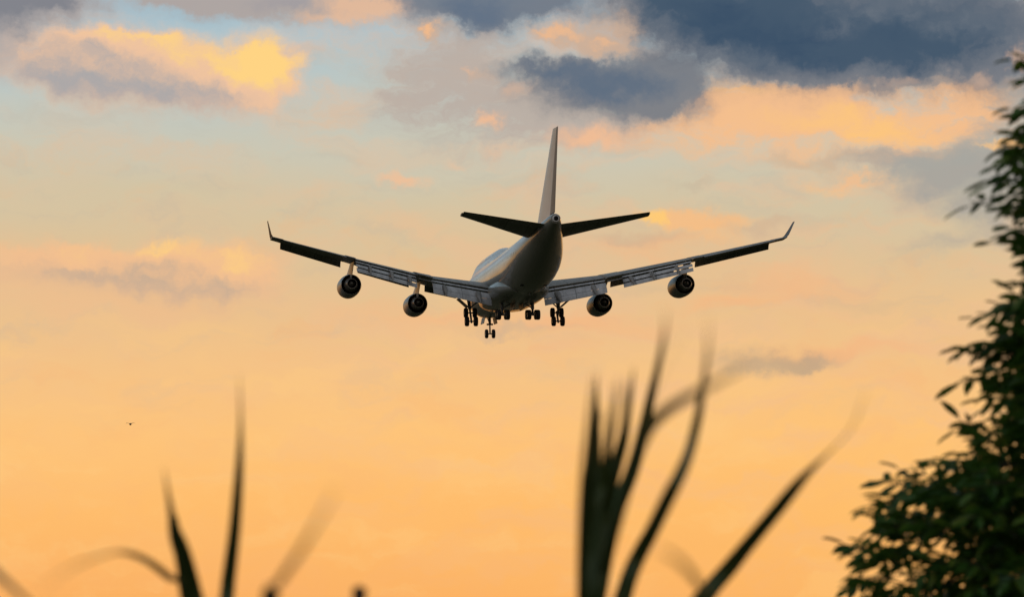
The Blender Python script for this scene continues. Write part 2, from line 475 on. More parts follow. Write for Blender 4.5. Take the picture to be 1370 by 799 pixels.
for x in xs:
    zb, zt, hw, zm, hump = lerp(FUS, x)
    ring = []
    for k in range(NSEG):
        t = 2 * math.pi * k / NSEG
        cy, sz = math.cos(t), math.sin(t)
        b = (zt - zm) if sz >= 0 else (zm - zb)
        r = 1 / math.sqrt((cy / hw) ** 2 + (sz / b) ** 2)
        if sz > 0 and hump > zt - .4:
            rh = min(2.15, hw * .8)
            c0 = hump - rh - zm                      # upper-deck lobe
            disc = (c0 * sz) ** 2 - (c0 * c0 - rh * rh)
            if disc > 0:
                r2 = c0 * sz + math.sqrt(disc)
                kk = 9.0
                r = math.log(math.exp(kk * (r - 3)) + math.exp(kk * (r2 - 3))) / kk + 3 - .0
        ring.append(L(x, r * cy, zm + r * sz))
    rings.append(ring)
loft(bm, rings)
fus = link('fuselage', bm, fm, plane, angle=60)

bm = bmesh.new()   # wing-to-body fairing under the cabin
rings = []
for x, zb, hw, zc in [(18.5, 2.25, 2.2, 3.0), (20.5, 1.85, 3.0, 3.1), (23, 1.6, 3.45, 3.2), (28, 1.55, 3.55, 3.2), (34, 1.6, 3.55, 3.2), (39, 1.75, 3.4, 3.2), (42, 1.98, 2.9, 3.1), (44.5, 2.2, 2.1, 2.9)]:
    rings.append([L(x, math.copysign(abs(math.cos(t)) ** .75, math.cos(t)) * hw, zc + math.copysign(abs(math.sin(t)) ** .8, math.sin(t)) * (zc - zb)) for t in [2 * math.pi * k / 32 for k in range(32)]])
loft(bm, rings)
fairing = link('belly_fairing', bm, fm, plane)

bm = bmesh.new()   # tail-pipe of the auxiliary power unit
tube(bm, [L(68.45, 0, 8.72), L(69.05, 0, 8.78)], [.30, .25], 20)
apu = link('tail_exhaust', bm, M_black, plane)
bm = bmesh.new()
rings = []
for x, ro in ((67.9, .46), (68.6, .43), (68.95, .36), (68.95, .27), (68.5, .25)):
    rings.append([L(x, ro * math.cos(2 * math.pi * k / 20), 8.72 + ro * math.sin(2 * math.pi * k / 20)) for k in range(20)])
loft(bm, rings, cap=False)
link('exhaust_collar', bm, M_fin, apu)


# --- lifting surfaces
def foil(le, te, th, n=14, camber=.0):
    """closed section between two points, thickness ratio th; up = +z"""
    le, te = Vector(le), Vector(te)
    ch = te - le
    c = ch.length
    up = Vector((0, 0, 1))
    up = (up - ch.normalized() * up.dot(ch.normalized())).normalized()
    def yt(s): return 5 * th * (.2969 * math.sqrt(s) - .126 * s - .3516 * s * s + .2843 * s ** 3 - .1015 * s ** 4) + .002
    ss = [(1 - math.cos(math.pi * i / n)) / 2 for i in range(n + 1)]
    top = [le + ch * s + up * (yt(s) + camber * 4 * s * (1 - s)) * c for s in ss]
    bot = [le + ch * s + up * (-yt(s) + camber * 4 * s * (1 - s)) * c for s in ss]
    return top[::-1] + bot[1:]


def foil_side(le, te, th, n=12):
    """vertical surface section: thickness along y"""
    le, te = Vector(le), Vector(te)
    ch = te - le
    c = ch.length
    sd_ = Vector((1, 0, 0))
    def yt(s): return 5 * th * (.2969 * math.sqrt(s) - .126 * s - .3516 * s * s + .2843 * s ** 3 - .1015 * s ** 4) + .002
    ss = [(1 - math.cos(math.pi * i / n)) / 2 for i in range(n + 1)]
    a = [le + ch * s + sd_ * yt(s) * c for s in ss]
    b = [le + ch * s - sd_ * yt(s) * c for s in ss]
    return a[::-1] + b[1:]


def lex(y): return 19.8 + (y - 3) * .885
def tex(y): return 36.3 + (y - 3.2) * .24 if y < 12.5 else 38.53 + (y - 12.5) * .55
ZT = [(0, 3.3), (3.3, 3.68), (11, 4.72), (13, 5.12), (21.2, 6.62), (31.5, 8.62)]     # trailing edge height, wing bent up in flight
def tez(y): return lerp(ZT, y)[0]
def lez(y): return tez(y) + (tex(y) - lex(y)) * math.tan(R(2.6 - .05 * y))
def wth(y): return lerp([(0, .132), (12.5, .10), (31.5, .085)], y)[0]


def wing_section(s, y, frac=1.0):
    le = L(lex(y), s * y, lez(y))
    te = L(tex(y), s * y, tez(y))
    t2 = le + (te - le) * frac
    return foil(le, t2, wth(y) / max(frac, .6) * (.97 if frac < 1 else 1.0), camber=.012)


def strip(bm, s, y0, y1, dx, dz, chord, ang, th, scale=lambda y: 1.0, n=5, frac=.80):
    """a flap panel hung behind the wing's cut-off trailing edge; ang = droop"""
    rings = []
    for i in range(n + 1):
        y = y0 + (y1 - y0) * i / n
        k = scale(y)
        x0 = lex(y) + (tex(y) - lex(y)) * frac + dx * k
        z0 = lez(y) + (tez(y) - lez(y)) * frac + dz * k
        a = R(ang)
        le = L(x0, s * y, z0)
        te = L(x0 + chord * k * math.cos(a), s * y, z0 - chord * k * math.sin(a))
        rings.append(foil(le, te, th, 8, .03))
    loft(bm, rings)


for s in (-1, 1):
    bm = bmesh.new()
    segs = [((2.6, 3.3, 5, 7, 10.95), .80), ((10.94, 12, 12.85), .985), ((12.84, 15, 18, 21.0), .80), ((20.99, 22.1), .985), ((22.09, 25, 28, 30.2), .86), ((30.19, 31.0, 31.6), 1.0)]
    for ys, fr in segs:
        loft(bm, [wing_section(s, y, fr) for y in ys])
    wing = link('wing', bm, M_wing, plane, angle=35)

    # ailerons
    for y0, y1, nm, fr, droop in ((11.05, 12.75, 'inboard_aileron', .985, 10), (22.2, 30.1, 'aileron', .862, 9)):
        bm = bmesh.new()
        rings = []
        for i in range(5):
            y = y0 + (y1 - y0) * i / 4
            x0 = lex(y) + (tex(y) - lex(y)) * (.865 if nm == 'aileron' else .90)
            z0 = lez(y) + (tez(y) - lez(y)) * (.865 if nm == 'aileron' else .90) - (.0 if nm == 'aileron' else .42)
            c_ = (tex(y) - x0) * 1.02
            rings.append(foil(L(x0, s * y, z0), L(x0 + c_ * math.cos(R(droop)), s * y, z0 - c_ * math.sin(R(droop))), .12, 8))
        loft(bm, rings)
        link(nm, bm, M_wing, wing)

    # triple-slotted flaps, fully down: three separate blades each
    for y0, y1, sc in ((3.35, 10.9, lambda y: 1.10 - .026 * (y - 3.3)), (12.95, 20.9, lambda y: .76 - .010 * (y - 12.6))):
        for dx, dz, ch, an, th in (((-.10, -.24, .74, 18, .12), (.68, -.70, 1.45, 32, .11), (1.94, -1.50, .95, 52, .11)) if y0 < 5 else ((-.10, -.30, .76, 20, .12), (.72, -.88, 1.05, 33, .11), (1.70, -1.66, .95, 50, .11))):
            bm = bmesh.new()
            strip(bm, s, y0, y1, dx, dz, ch, an, th, sc)
            link('flap', bm, M_flap, wing)
        # flap track fairings
        for q in ((.22, .80) if y0 < 5 else (.12, .42, .78)):
            y = y0 + (y1 - y0) * q
            k = sc(y)
            xa = lex(y) + (tex(y) - lex(y)) * .62
            za = lez(y) + (tez(y) - lez(y)) * .62 - .55 * k
            xb = tex(y)
            zb = tez(y)
            pts = [L(xa, s * y, za + .1), L(xa + .9, s * y, za - .22 * k), L(xb - 1.2 * k, s * y, zb - 1.0 * k), L(xb + .5 * k, s * y, zb - 1.75 * k), L(xb + 1.25 * k, s * y, zb - 2.25 * k)]
            bm = bmesh.new()
            tube(bm, pts, [.06, .26 * k + .06, .32 * k + .05, .20 * k, .05], 10)
            link('flap_track_fairing', bm, M_wing, wing)

    # drooped leading-edge flaps between the pylons
    for y0, y1, ch in ((6.2, 10.7, 1.25), (12.9, 20.0, 1.15), (22.3, 30.3, .95)):
        bm = bmesh.new()
        rings = []
        for i in range(9):
            y = y0 + (y1 - y0) * i / 8
            x0, z0 = lex(y) + .25, lez(y) - .12
            k = ch * (1 - .016 * (y - y0))
            prof = [(0, 0), (-.30, -.08), (-.58, -.30), (-.74, -.62), (-.76, -.80)]
            up_ = [L(x0 + px_ * k, s * y, z0 + pz_ * k) for px_, pz_ in prof]
            dn_ = [L(x0 + px_ * k + .05, s * y, z0 + pz_ * k - .04) for px_, pz_ in prof]
            rings.append(up_ + dn_[::-1])
        loft(bm, rings)
        link('leading_edge_flap', bm, M_wing, wing)

    # upswept winglet, canted outwards
    bm = bmesh.new()
    loft(bm, [foil(L(44.9, s * 31.5, lez(31.5) + .02), L(48.9, s * 31.5, tez(31.5)), .085, 10),
              foil(L(46.0, s * 31.72, 8.95), L(49.3, s * 31.72, 8.92), .075, 10),
              foil(L(47.6, s * 31.95, 9.60), L(49.9, s * 31.95, 9.60), .065, 10),
              foil(L(49.2, s * 32.22, 10.42), L(50.5, s * 32.22, 10.42), .06, 10)])
    link('winglet', bm, M_let, wing)

    # tailplane with elevator
    bm = bmesh.new()
    tp = lambda y: (57.2 + (y - 1) * 1.03, 66.3 + (y - 1) * .38, 8.35 + (y - .8) * .102)
    def tsec(y, f0, f1, th):
        a, b, z = tp(y)
        le = L(a, s * y, z - (b - a) * .088)
        te = L(b, s * y, z)
        return foil(le + (te - le) * f0, le + (te - le) * f1, th, 12)
    loft(bm, [tsec(y, 0, .72, .115) for y in (.3, 1.5, 4, 7.5, 11.05)])
    tpl = link('tailplane', bm, M_under, plane)
    bm = bmesh.new()
    loft(bm, [tsec(y, .735, 1.0, .13) for y in (.95, 4, 7.5, 10.9)])
    link('elevator', bm, M_under, tpl)

# fin and rudder
bm = bmesh.new()
finq = lambda z: (53.6 + (z - 8.7) * 1.21, 66.35 + (z - 8.7) * .355)
def fsec(z, f0, f1, th):
    a, b = finq(z)
    return foil_side(L(a + (b - a) * f0, .2, z), L(a + (b - a) * f1, .2, z), th)
loft(bm, [fsec(z, 0, .70, .135) for z in (8.3, 9.5, 12, 15, 18, 19.45)] )
fin = link('fin', bm, M_fin, plane)
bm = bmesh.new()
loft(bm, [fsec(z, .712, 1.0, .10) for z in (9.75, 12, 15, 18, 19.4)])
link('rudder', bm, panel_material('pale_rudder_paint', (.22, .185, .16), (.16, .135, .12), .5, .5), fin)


# --- engines
def revolve(bm, prof, c, n=32, cap=False):
    rings = [[L(x, c[1] + r * math.cos(2 * math.pi * k / n), c[2] + r * math.sin(2 * math.pi * k / n)) for k in range(n)] for x, r in prof]
    loft(bm, rings, cap)


for s in (-1, 1):
    for y, zc, xe in ((11.85, 2.32, 28.4), (21.0, 3.98, 36.6)):
        cc_ = (0, s * y, zc)
        bm = bmesh.new()     # cowl: outer skin, lips, inner duct
        revolve(bm, [(xe - 3.6, 1.0), (xe - 3.4, 1.08), (xe - .02, 1.20), (xe, 1.24), (xe - .9, 1.36), (xe - 2.6, 1.42), (xe - 4.4, 1.40), (xe - 5.3, 1.30), (xe - 5.6, 1.20), (xe - 5.4, 1.12), (xe - 4.6, 1.15)], cc_)
        eng = link('engine', bm, M_nac, plane)
        bm = bmesh.new()
        revolve(bm, [(xe - 3.3, 1.13), (xe - 3.3, .3)], cc_)
        link('fan_duct', bm, M_black, eng)
        bm = bmesh.new()
        revolve(bm, [(xe - 3.2, .92), (xe - 1.0, .95), (xe + .3, .82), (xe + 1.25, .62), (xe + 1.25, .55), (xe + .5, .58)], cc_)
        link('core_nozzle', bm, M_hot, eng)
        bm = bmesh.new()
        revolve(bm, [(xe + .2, .60), (xe + .6, .40), (xe + 1.2, .28), (xe + 1.8, .05)], cc_, 24, True)
        link('exhaust_cone', bm, M_hot, eng)
        bm = bmesh.new()
        revolve(bm, [(xe - 4.5, 1.14), (xe - 4.55, .3), (xe - 5.1, .05)], cc_, 32, True)
        link('fan', bm, M_hot, eng)
        # pylon
        zl = lez(y)
        xl = lex(y)
        bm = bmesh.new()
        rings = []
        for (x0, x1, z, w) in ((xe - 4.6, xe + 1.0, zc + .75, .10), (xe - 4.2, xe + 1.6, zc + 1.35, .13), (xl - .6, xe + 3.2, (zc + 1.35 + zl) / 2 + .1, .11), (xl + .6, xl + 5.6, zl - .15, .08)):
            rings.append(foil_side(L(x0, s * y, z), L(x1, s * y, z - (.25 if z > zc + 1.4 else 0)), w * .85))
        loft(bm, rings)
        link('pylon', bm, M_pyl, eng)


# --- undercarriage
def wheel(parent, c, r, w):
    """tyre with rounded shoulders, wheel rim inside; axle along the wing direction"""
    c = Vector(c)
    n = 28
    def ring(u, rad): return [c + Vector((u, rad * math.cos(2 * math.pi * k / n), rad * math.sin(2 * math.pi * k / n))) for k in range(n)]
    h = w / 2
    bm = bmesh.new()
    loft(bm, [ring(-h * .8, r * .55), ring(-h, r * .68), ring(-h * .95, r * .86), ring(-h * .68, r * .97), ring(-h * .3, r), ring(h * .3, r), ring(h * .68, r * .97), ring(h * .95, r * .86), ring(h, r * .68), ring(h * .8, r * .55)])
    o = link('wheel', bm, M_tyre, parent)
    bm = bmesh.new()
    loft(bm, [ring(-h * .84, r * .5), ring(-h * .6, r * .3), ring(h * .6, r * .3), ring(h * .84, r * .5)])
    link('rim', bm, M_rim, o)
    return o


def main_gear(name, x, y, ztop, zpiv, tilt, dx_top, doors):
    """leg, braces, truck beam and four wheels"""
    bm = bmesh.new()
    top = L(x + dx_top[0], y + dx_top[1], ztop)
    piv = L(x, y, zpiv)
    mid = top.lerp(piv, .55)
    tube(bm, [top, mid], .21, 12)
    tube(bm, [mid, piv], .14, 12)
    a = R(tilt)                                   # rear wheels low when positive
    fw = Vector((0, math.cos(a), math.sin(a)))    # truck forward direction
    f_end, r_end = piv + fw * .74, piv - fw * .74
    tube(bm, [piv + fw * .95, piv - fw * .95], .13, 10)
    for e in (f_end, r_end): tube(bm, [e + Vector((-.62, 0, 0)), e + Vector((.62, 0, 0))], .085, 8)
    # folding side brace, drag brace, torque link
    si = -1 if y > 0 else 1
    tube(bm, [mid + Vector((0, 0, .1)), L(x + .3, y + si * 1.3, ztop - .05)], .085, 8)
    tube(bm, [mid + Vector((0, 0, .15)), L(x - 2.0, y, ztop - .05)], .09, 8)
    tube(bm, [mid + Vector((0, -.16, 0)), mid.lerp(piv, .55) + Vector((0, -.55, 0)), piv + Vector((0, -.16, .15))], .055, 6)
    g_ = link(name, bm, M_gear, plane)
    for e in (f_end, r_end):
        for u in (-.56, .56): wheel(g_, e + Vector((u, 0, 0)), .63, .52)
    for quad in doors:
        bm = bmesh.new()
        slab(bm, quad, .07)
        link('gear_door', bm, M_under, g_)
    return g_


for s in (-1, 1):
    main_gear('wing_gear', 31.75, s * 5.5, 2.6, .28, 51, (-.3, s * .25),
              [[L(30.2, s * 5.9, 1.55), L(33.0, s * 5.9, 1.45), L(33.2, s * 7.15, 2.55), L(30.4, s * 7.15, 2.65)]])
    main_gear('body_gear', 34.9, s * 1.9, 1.9, .30, 5, (-.4, s * .05),
              [[L(32.6, s * .5, 1.62), L(36.6, s * .5, 1.62), L(36.6, s * .62, .95), L(32.6, s * .62, .95)]])

bm = bmesh.new()
piv = L(7.8, 0, .02)
tube(bm, [L(7.6, 0, 2.6), L(7.72, 0, 1.2)], .17, 12)
tube(bm, [L(7.72, 0, 1.25), piv], .105, 12)
tube(bm, [piv + Vector((-.5, 0, 0)), piv + Vector((.5, 0, 0))], .08, 8)
tube(bm, [L(7.72, 0, 1.3), L(5.4, 0, 2.3)], .075, 8)
tube(bm, [L(7.72, -.42, 1.28), L(7.72, .42, 1.28)], .12, 8)        # steering actuators and lamps
tube(bm, [L(7.9, 0, 1.2), L(8.25, 0, .7), L(7.95, 0, .2)], .05, 6)
ng = link('nose_gear', bm, M_gear, plane)
for u in (-.46, .46): wheel(ng, piv + Vector((u, 0, 0)), .60, .42)
for u in (-.72, .72):
    bm = bmesh.new()
    slab(bm, [L(5.2, u, 2.3), L(8.6, u, 2.2), L(8.6, u * 1.25, 1.35), L(5.2, u * 1.25, 1.45)], .05)
    link('gear_door', bm, M_under, ng)

# belly vents and drain mast
for x, y, w in ((49.5, -1.3, .35), (49.5, 1.3, .35)):
    bm = bmesh.new()
    zb, zt, hw, zm, _h = lerp(FUS, x)
    z = zm - (zm - zb) * math.sqrt(1 - (y / hw) ** 2)
    plate(bm, [(1, 0, 0), (0, 1, -.12), (0, .12, 1)], (w, .22, .03), L(x, y, z))
    link('outflow_valve', bm, M_black, fus)
bm = bmesh.new()
slab(bm, [L(46.0, -.05, 2.1), L(46.5, -.05, 2.1), L(46.7, -.05, 1.72), L(46.45, -.05, 1.72)], .05)
link('drain_mast', bm, M_under, fus)

# attitude and place in the air: about 460 m away, nose slightly up, heading off to the left
yaw, pit, rol = 1.34068442e-01, -8.72420842e-02, -1.36490475e-03
Rz, Rx, Ry = Matrix.Rotation(yaw, 3, 'Z'), Matrix.Rotation(pit, 3, 'X'), Matrix.Rotation(rol, 3, 'Y')
Mr = Rz @ Rx @ Ry
Tc = Vector((1.32057517, 308.114089 * 1.0, 4.6259155))
Tc.y = 308.114089 if False else 462.591550
Tc.z = 3.08114089
tilt = Matrix.Rotation(E0, 3, 'X')
rotw = tilt @ Mr
loc = Vector((0, 0, CAMZ)) + tilt @ (Tc + Mr @ Vector((0, 6.0, -5.0)))
plane.matrix_world = Matrix.Translation(loc) @ rotw.to_4x4()

# ------------------------------------------------------------------ distant bird
bm = bmesh.new()
def bird_ring(y, r, z=0): return [(r * math.cos(t) * .9, y, z + r * math.sin(t)) for t in [2 * math.pi * k / 10 for k in range(10)]]
rings = [bird_ring(-.13, .008), bird_ring(-.09, .022), bird_ring(-.03, .040), bird_ring(.04, .042), bird_ring(.085, .028, .006), bird_ring(.11, .026, .01), bird_ring(.135, .012, .006), bird_ring(.16, .003, .002)]
loft(bm, rings)
for s in (-1, 1):
    loft(bm, [foil((s * .015, .07, .02), (s * .015, -.05, .015), .12, 6), foil((s * .10, .09, .045), (s * .10, -.03, .04), .10, 6),
              foil((s * .17, .05, .050), (s * .17, -.04, .046), .08, 6), foil((s * .235, -.03, .030), (s * .235, -.07, .028), .06, 6)])
loft(bm, [[(-.012, -.10, .004), (.012, -.10, .004), (.012, -.10, -.004), (-.012, -.10, -.004)], [(-.045, -.21, .002), (.045, -.21, .002), (.045, -.21, -.002), (-.045, -.21, -.002)]])
bird = link('bird', bm, material('dark_plumage', (.10, .085, .07), .7, .2))
bird.location = at(174.5, 568, 190)
bird.scale = (1.1, 1.1, 1.35)
bird.rotation_euler = (R(6), R(-3), R(24))
tag(bird, 'tiny dark bird gliding far off, low at left above the reeds', 'bird')

# ------------------------------------------------------------------ reeds close to the camera
rm = material('reed_leaf', (.05, .085, .03), .5, .35)
q = NB(rm.node_tree)
rt = q.n('ShaderNodeTexCoord').outputs['Object']
rc = q.ramp(q.noise(q.v('MULTIPLY', rt, (60, 60, 4)), 1.0, 4, .6), [(.3, (.030, .06, .022, 1)), (.55, (.05, .085, .03, 1)), (.8, (.09, .10, .045, 1))])
bs = rm.node_tree.nodes['Principled BSDF']
q.set(bs.inputs['Base Color'], rc)
tr = q.n('ShaderNodeBsdfTranslucent')
q.set(tr.inputs[0], q.mix(.5, rc, (.10, .12, .02, 1)))
mx = q.n('ShaderNodeMixShader')
mx.inputs[0].default_value = .14
rm.node_tree.links.new(bs.outputs[0], mx.inputs[1])
rm.node_tree.links.new(tr.outputs[0], mx.inputs[2])
rm.node_tree.links.new(mx.outputs[0], rm.node_tree.nodes['Material Output'].inputs[0])
sm = panel_material('reed_stem', (.10, .11, .045), (.06, .07, .03), .55, 8)
pm = panel_material('reed_plume', (.075, .05, .04), (.04, .028, .022), .9, 20)


def catmull(pts, n):
    out_ = []
    for i in range(len(pts) - 1):
        p0, p1, p2, p3 = pts[max(i - 1, 0)], pts[i], pts[i + 1], pts[min(i + 2, len(pts) - 1)]
        for j in range(n):
            t = j / n
            out_.append(.5 * ((2 * p1) + (p2 - p0) * t + (2 * p0 - 5 * p1 + 4 * p2 - p3) * t * t + (3 * p1 - p0 - 3 * p2 + p3) * t ** 3))
    out_.append(pts[-1])
    return out_


def leaf(parent, pts, width, wfun=None, twist=0.0, name='leaf', mat=None):
    """long blade with a folded midrib through world points"""
    c_ = catmull([Vector(p) for p in pts], 7)
    n = len(c_)
    bm = bmesh.new()
    prev = None
    rows = []
    inv = parent.matrix_world.inverted()
    for i, p in enumerate(c_):
        t = i / (n - 1)
        d = (c_[min(i + 1, n - 1)] - c_[max(i - 1, 0)]).normalized()
        side = d.cross(Vector((math.sin(twist * t), 1, .15))).normalized()
        nrm = side.cross(d)
        w = width * (wfun(t) if wfun else min(1, .55 + t * 2.2) * (1 - t ** 1.9)) * .5 + .0004
        rows.append([bm.verts.new(inv @ (p - side * w + nrm * w * .35)), bm.verts.new(inv @ p), bm.verts.new(inv @ (p + side * w + nrm * w * .35))])
    for a, b in zip(rows, rows[1:]):
        bm.faces.new((a[0], a[1], b[1], b[0]))
        bm.faces.new((a[1], a[2], b[2], b[1]))
    return link(name, bm, mat or rm, parent)


def reed(px, d, label, leaves, stem_top=None, lean=0.0, extra=3, seed=0, plume=None):
    """reed plant rooted in the ground below pixel column px; leaves = (points (px, py, d), width in px)"""
    rnd = random.Random(seed)
    d = far(d)
    b = at(px, 799, d)
    root = empty('reed_plant', (b.x - lean, b.y, 0))
    bpy.context.view_layer.update()
    tag(root, label, 'reed', 'reeds growing close to the camera')
    ztop = stem_top if stem_top else b.z - .02
    bm = bmesh.new()
    sp_ = [Vector((0, 0, 0)), Vector((lean * .35, 0, ztop * .4)), Vector((lean * .8, 0, ztop * .8)), Vector((lean, 0, ztop))]
    tube(bm, catmull(sp_, 4), [.014 - .007 * i / 12 for i in range(13)], 8)
    link('stem', bm, sm, root)
    for pts, wpx in leaves:
        w3 = [at(p[0], p[1], far(p[2])) for p in pts]
        dd = sum(far(p[2]) for p in pts) / len(pts)
        a = w3[0]
        zz = max(.3, a.z - .22)
        start = Vector((root.location.x + lean * (zz / ztop), root.location.y, zz))
        leaf(root, [start] + w3, wpx * dd / F, twist=rnd.uniform(-.25, .25))
    for k in range(extra):           # lower leaves, under the picture
        z0 = ztop * (.35 + .45 * k / max(1, extra - 1))
        a = rnd.uniform(0, 6.28)
        p0 = Vector((root.location.x + lean * z0 / ztop, root.location.y, z0))
        o_ = Vector((math.cos(a), math.sin(a), 0))
        leaf(root, [p0, p0 + o_ * .08 + Vector((0, 0, .12)), p0 + o_ * .26 + Vector((0, 0, .16)), p0 + o_ * .48 + Vector((0, 0, .02))], .02)
    if plume:
        bm = bmesh.new()
        c0 = at(plume[0], plume[1], far(plume[2]))
        inv = root.matrix_world.inverted()
        tube(bm, [inv @ Vector((c0.x - .006, c0.y, c0.z - .13)), inv @ Vector((c0.x - .002, c0.y, c0.z - .05)), inv @ c0, inv @ Vector((c0.x + .001, c0.y, c0.z + .006))], [.005, .011, .014, .004], 10)
        link('seed_head', bm, pm, root)
    return root


reed(-60, 3.6, 'reed at the far left edge, only one drooping leaf tip in view', [([(-60, 740, 3.5), (-20, 757, 3.4), (8, 780, 3.35), (42, 812, 3.3), (80, 860, 3.3)], 14)], seed=1)
reed(268, 4.3, 'left reed with tall upright blade, shorter blade and arching leaf', [
    ([(298, 830, 4.3), (306, 770, 4.3), (314, 700, 4.25), (319, 630, 4.2), (321, 570, 4.1), (320, 500, 3.9)], 22),
    ([(262, 840, 4.3), (253, 790, 4.3), (243, 745, 4.25), (231, 705, 4.2), (223, 660, 4.05), (219, 625, 3.9)], 36),
    ([(256, 800, 4.4), (248, 760, 4.4), (240, 722, 4.4), (236, 690, 4.4)], 22),
    ([(252, 800, 4.2), (226, 774, 4.1), (197, 752, 4.0), (166, 741, 3.8), (130, 748, 3.35), (90, 765, 2.95), (48, 800, 2.6)], 14)], seed=2)
reed(352, 3.4, 'reed with pale slanting blade between tall left blade and dark seed tip', [
    ([(355, 815, 3.3), (372, 783, 3.1), (400, 742, 2.9), (424, 702, 2.75), (450, 655, 2.6)], 12)], plume=(362, 792, 3.5), seed=3)
reed(480, 3.9, 'short reed whose dark round seed head just reaches the picture bottom', [], plume=(481, 789, 3.9), seed=4, stem_top=at(480, 805, far(3.9)).z)
reed(783, 4.3, 'thick dark reed with many upright blades, below the aircraft', [
    ([(786, 830, 4.3), (789, 760, 4.3), (793, 680, 4.3), (797, 600, 4.3), (797, 545, 4.15), (797, 500, 3.9)], 27),
    ([(779, 830, 4.0), (779, 720, 3.8), (781, 640, 3.6), (787, 570, 3.4), (796, 500, 3.1)], 17),
    ([(792, 830, 4.3), (800, 720, 4.3), (816, 650, 4.3), (832, 595, 4.3), (840, 550, 4.2), (848, 490, 4.0)], 29),
    ([(790, 800, 4.35), (798, 700, 4.35), (806, 640, 4.3), (812, 580, 4.1), (822, 510, 3.7)], 17),
    ([(796, 830, 4.35), (806, 760, 4.35), (822, 690, 4.35), (846, 630, 4.4), (862, 570, 4.4), (874, 515, 4.3), (886, 458, 3.7), (890, 415, 3.0)], 28),
    ([(840, 650, 4.0), (862, 585, 3.6), (884, 556, 3.4), (914, 535, 3.2), (950, 516, 3.0), (1000, 490, 2.8)], 20),
    ([(852, 620, 3.6), (870, 545, 3.2), (890, 490, 2.9), (918, 440, 2.6)], 9),
    ([(796, 830, 4.2), (803, 740, 4.2), (812, 680, 4.2), (824, 630, 4.1), (836, 560, 3.8), (838, 505, 3.5)], 22),
    ([(782, 830, 4.25), (784, 730, 4.25), (789, 660, 4.2), (795, 610, 4.1), (806, 545, 3.8)], 22),
    ([(790, 830, 4.2), (796, 740, 4.2), (803, 680, 4.2), (809, 640, 4.2), (815, 600, 4.15), (821, 555, 3.9), (827, 505, 3.6)], 17)], seed=5)
reed(826, 4.2, 'reed with one long wavy leaf, right of the thick dark reed', [
    ([(828, 835, 4.3), (838, 785, 4.3), (850, 750, 4.3), (863, 722, 4.3), (880, 690, 4.2), (895, 655, 4.1)], 26),
    ([(828, 830, 4.2), (842, 775, 4.2), (856, 742, 4.2), (872, 712, 4.15), (892, 670, 3.9), (914, 625, 3.9), (931, 570, 4.0), (940, 515, 3.8), (946, 465, 3.3), (945, 422, 2.8)], 26)], seed=6)
reed(925, 4.3, 'reed with long straight leaf slanting right towards the tree', [
    ([(928, 830, 4.3), (948, 794, 4.3), (982, 754, 4.3), (1027, 700, 4.2), (1072, 645, 4.1), (1112, 605, 3.9), (1142, 570, 3.6), (1160, 520, 3.25)], 29),
    ([(945, 815, 3.9), (936, 785, 3.3), (920, 762, 2.9), (902, 746, 2.7), (880, 735, 2.6)], 12)], seed=7)

# ------------------------------------------------------------------ tree on the right
TD = 15.0
tl = material('tree_leaf', (.05, .09, .03), .38, .5)
q = NB(tl.node_tree)
oi = q.n('ShaderNodeNewGeometry')
lc = q.ramp(oi.outputs['Random Per Island'], [(0, (.018, .07, .012, 1)), (.4, (.045, .13, .018, 1)), (.8, (.075, .17, .02, 1)), (1, (.15, .20, .02, 1))])
bs = tl.node_tree.nodes['Principled BSDF']
q.set(bs.inputs['Base Color'], lc)
tr = q.n('ShaderNodeBsdfTranslucent')
q.set(tr.inputs[0], q.mix(.6, lc, (.06, .12, .015, 1)))
mx = q.n('ShaderNodeMixShader')
mx.inputs[0].default_value = .38
tl.node_tree.links.new(bs.outputs[0], mx.inputs[1])
tl.node_tree.links.new(tr.outputs[0], mx.inputs[2])
tl.node_tree.links.new(mx.outputs[0], tl.node_tree.nodes['Material Output'].inputs[0])
bk = panel_material('tree_bark', (.07, .055, .04), (.035, .028, .02), .85, 6)

tb = at(1553, 799, TD)
tree = empty('tree', (tb.x, tb.y, 0))
tag(tree, 'dark green leafy tree filling the right edge of the picture', 'tree')
rnd = random.Random(11)
ENV = [(.8, .35), (1.3, .9), (2.0, 1.03), (2.45, 1.04), (2.7, 1.05), (2.82, 1.0), (2.92, .88), (3.0, .70), (3.12, .56), (3.3, .54), (3.45, .56), (3.6, .52), (3.8, .48), (4.0, .50), (4.2, .48), (4.4, .42), (4.6, .30), (4.75, .14), (4.82, .02)]
def env(z, a):
    r = lerp(ENV, z)[0]
    r *= 1 + .10 * math.sin(3 * a + z * 2.1) + .07 * math.sin(5 * a - z * 3.7)
    return r
bm = bmesh.new()
tube(bm, catmull([Vector((.03, 0, 0)), Vector((-.02, .03, .8)), Vector((.04, -.02, 1.8)), Vector((0, .02, 3.0)), Vector((.03, 0, 3.9)), Vector((0, 0, 4.6))], 5), [.085 - .003 * i for i in range(26)], 10)
link('trunk', bm, bk, tree)
limbs = []
for k in range(26):
    z0 = .8 + 3.0 * k / 25
    a = k * 2.399 + rnd.uniform(-.3, .3)
    zt_ = z0 + rnd.uniform(.25, .6)
    r = env(min(zt_, 4.25), a) * rnd.uniform(.7, .95)
    o_ = Vector((math.cos(a), math.sin(a), 0))
    pts = catmull([Vector((0, 0, z0)), o_ * r * .4 + Vector((0, 0, z0 + (zt_ - z0) * .55)), o_ * r * .75 + Vector((0, 0, zt_)), o_ * r + Vector((0, 0, zt_ - .04))], 4)
    bm = bmesh.new()
    tube(bm, pts, [.028 - .0017 * i for i in range(len(pts))], 7)
    link('branch', bm, bk, tree)

bm = bmesh.new()
UP = Vector((0, 0, 1))


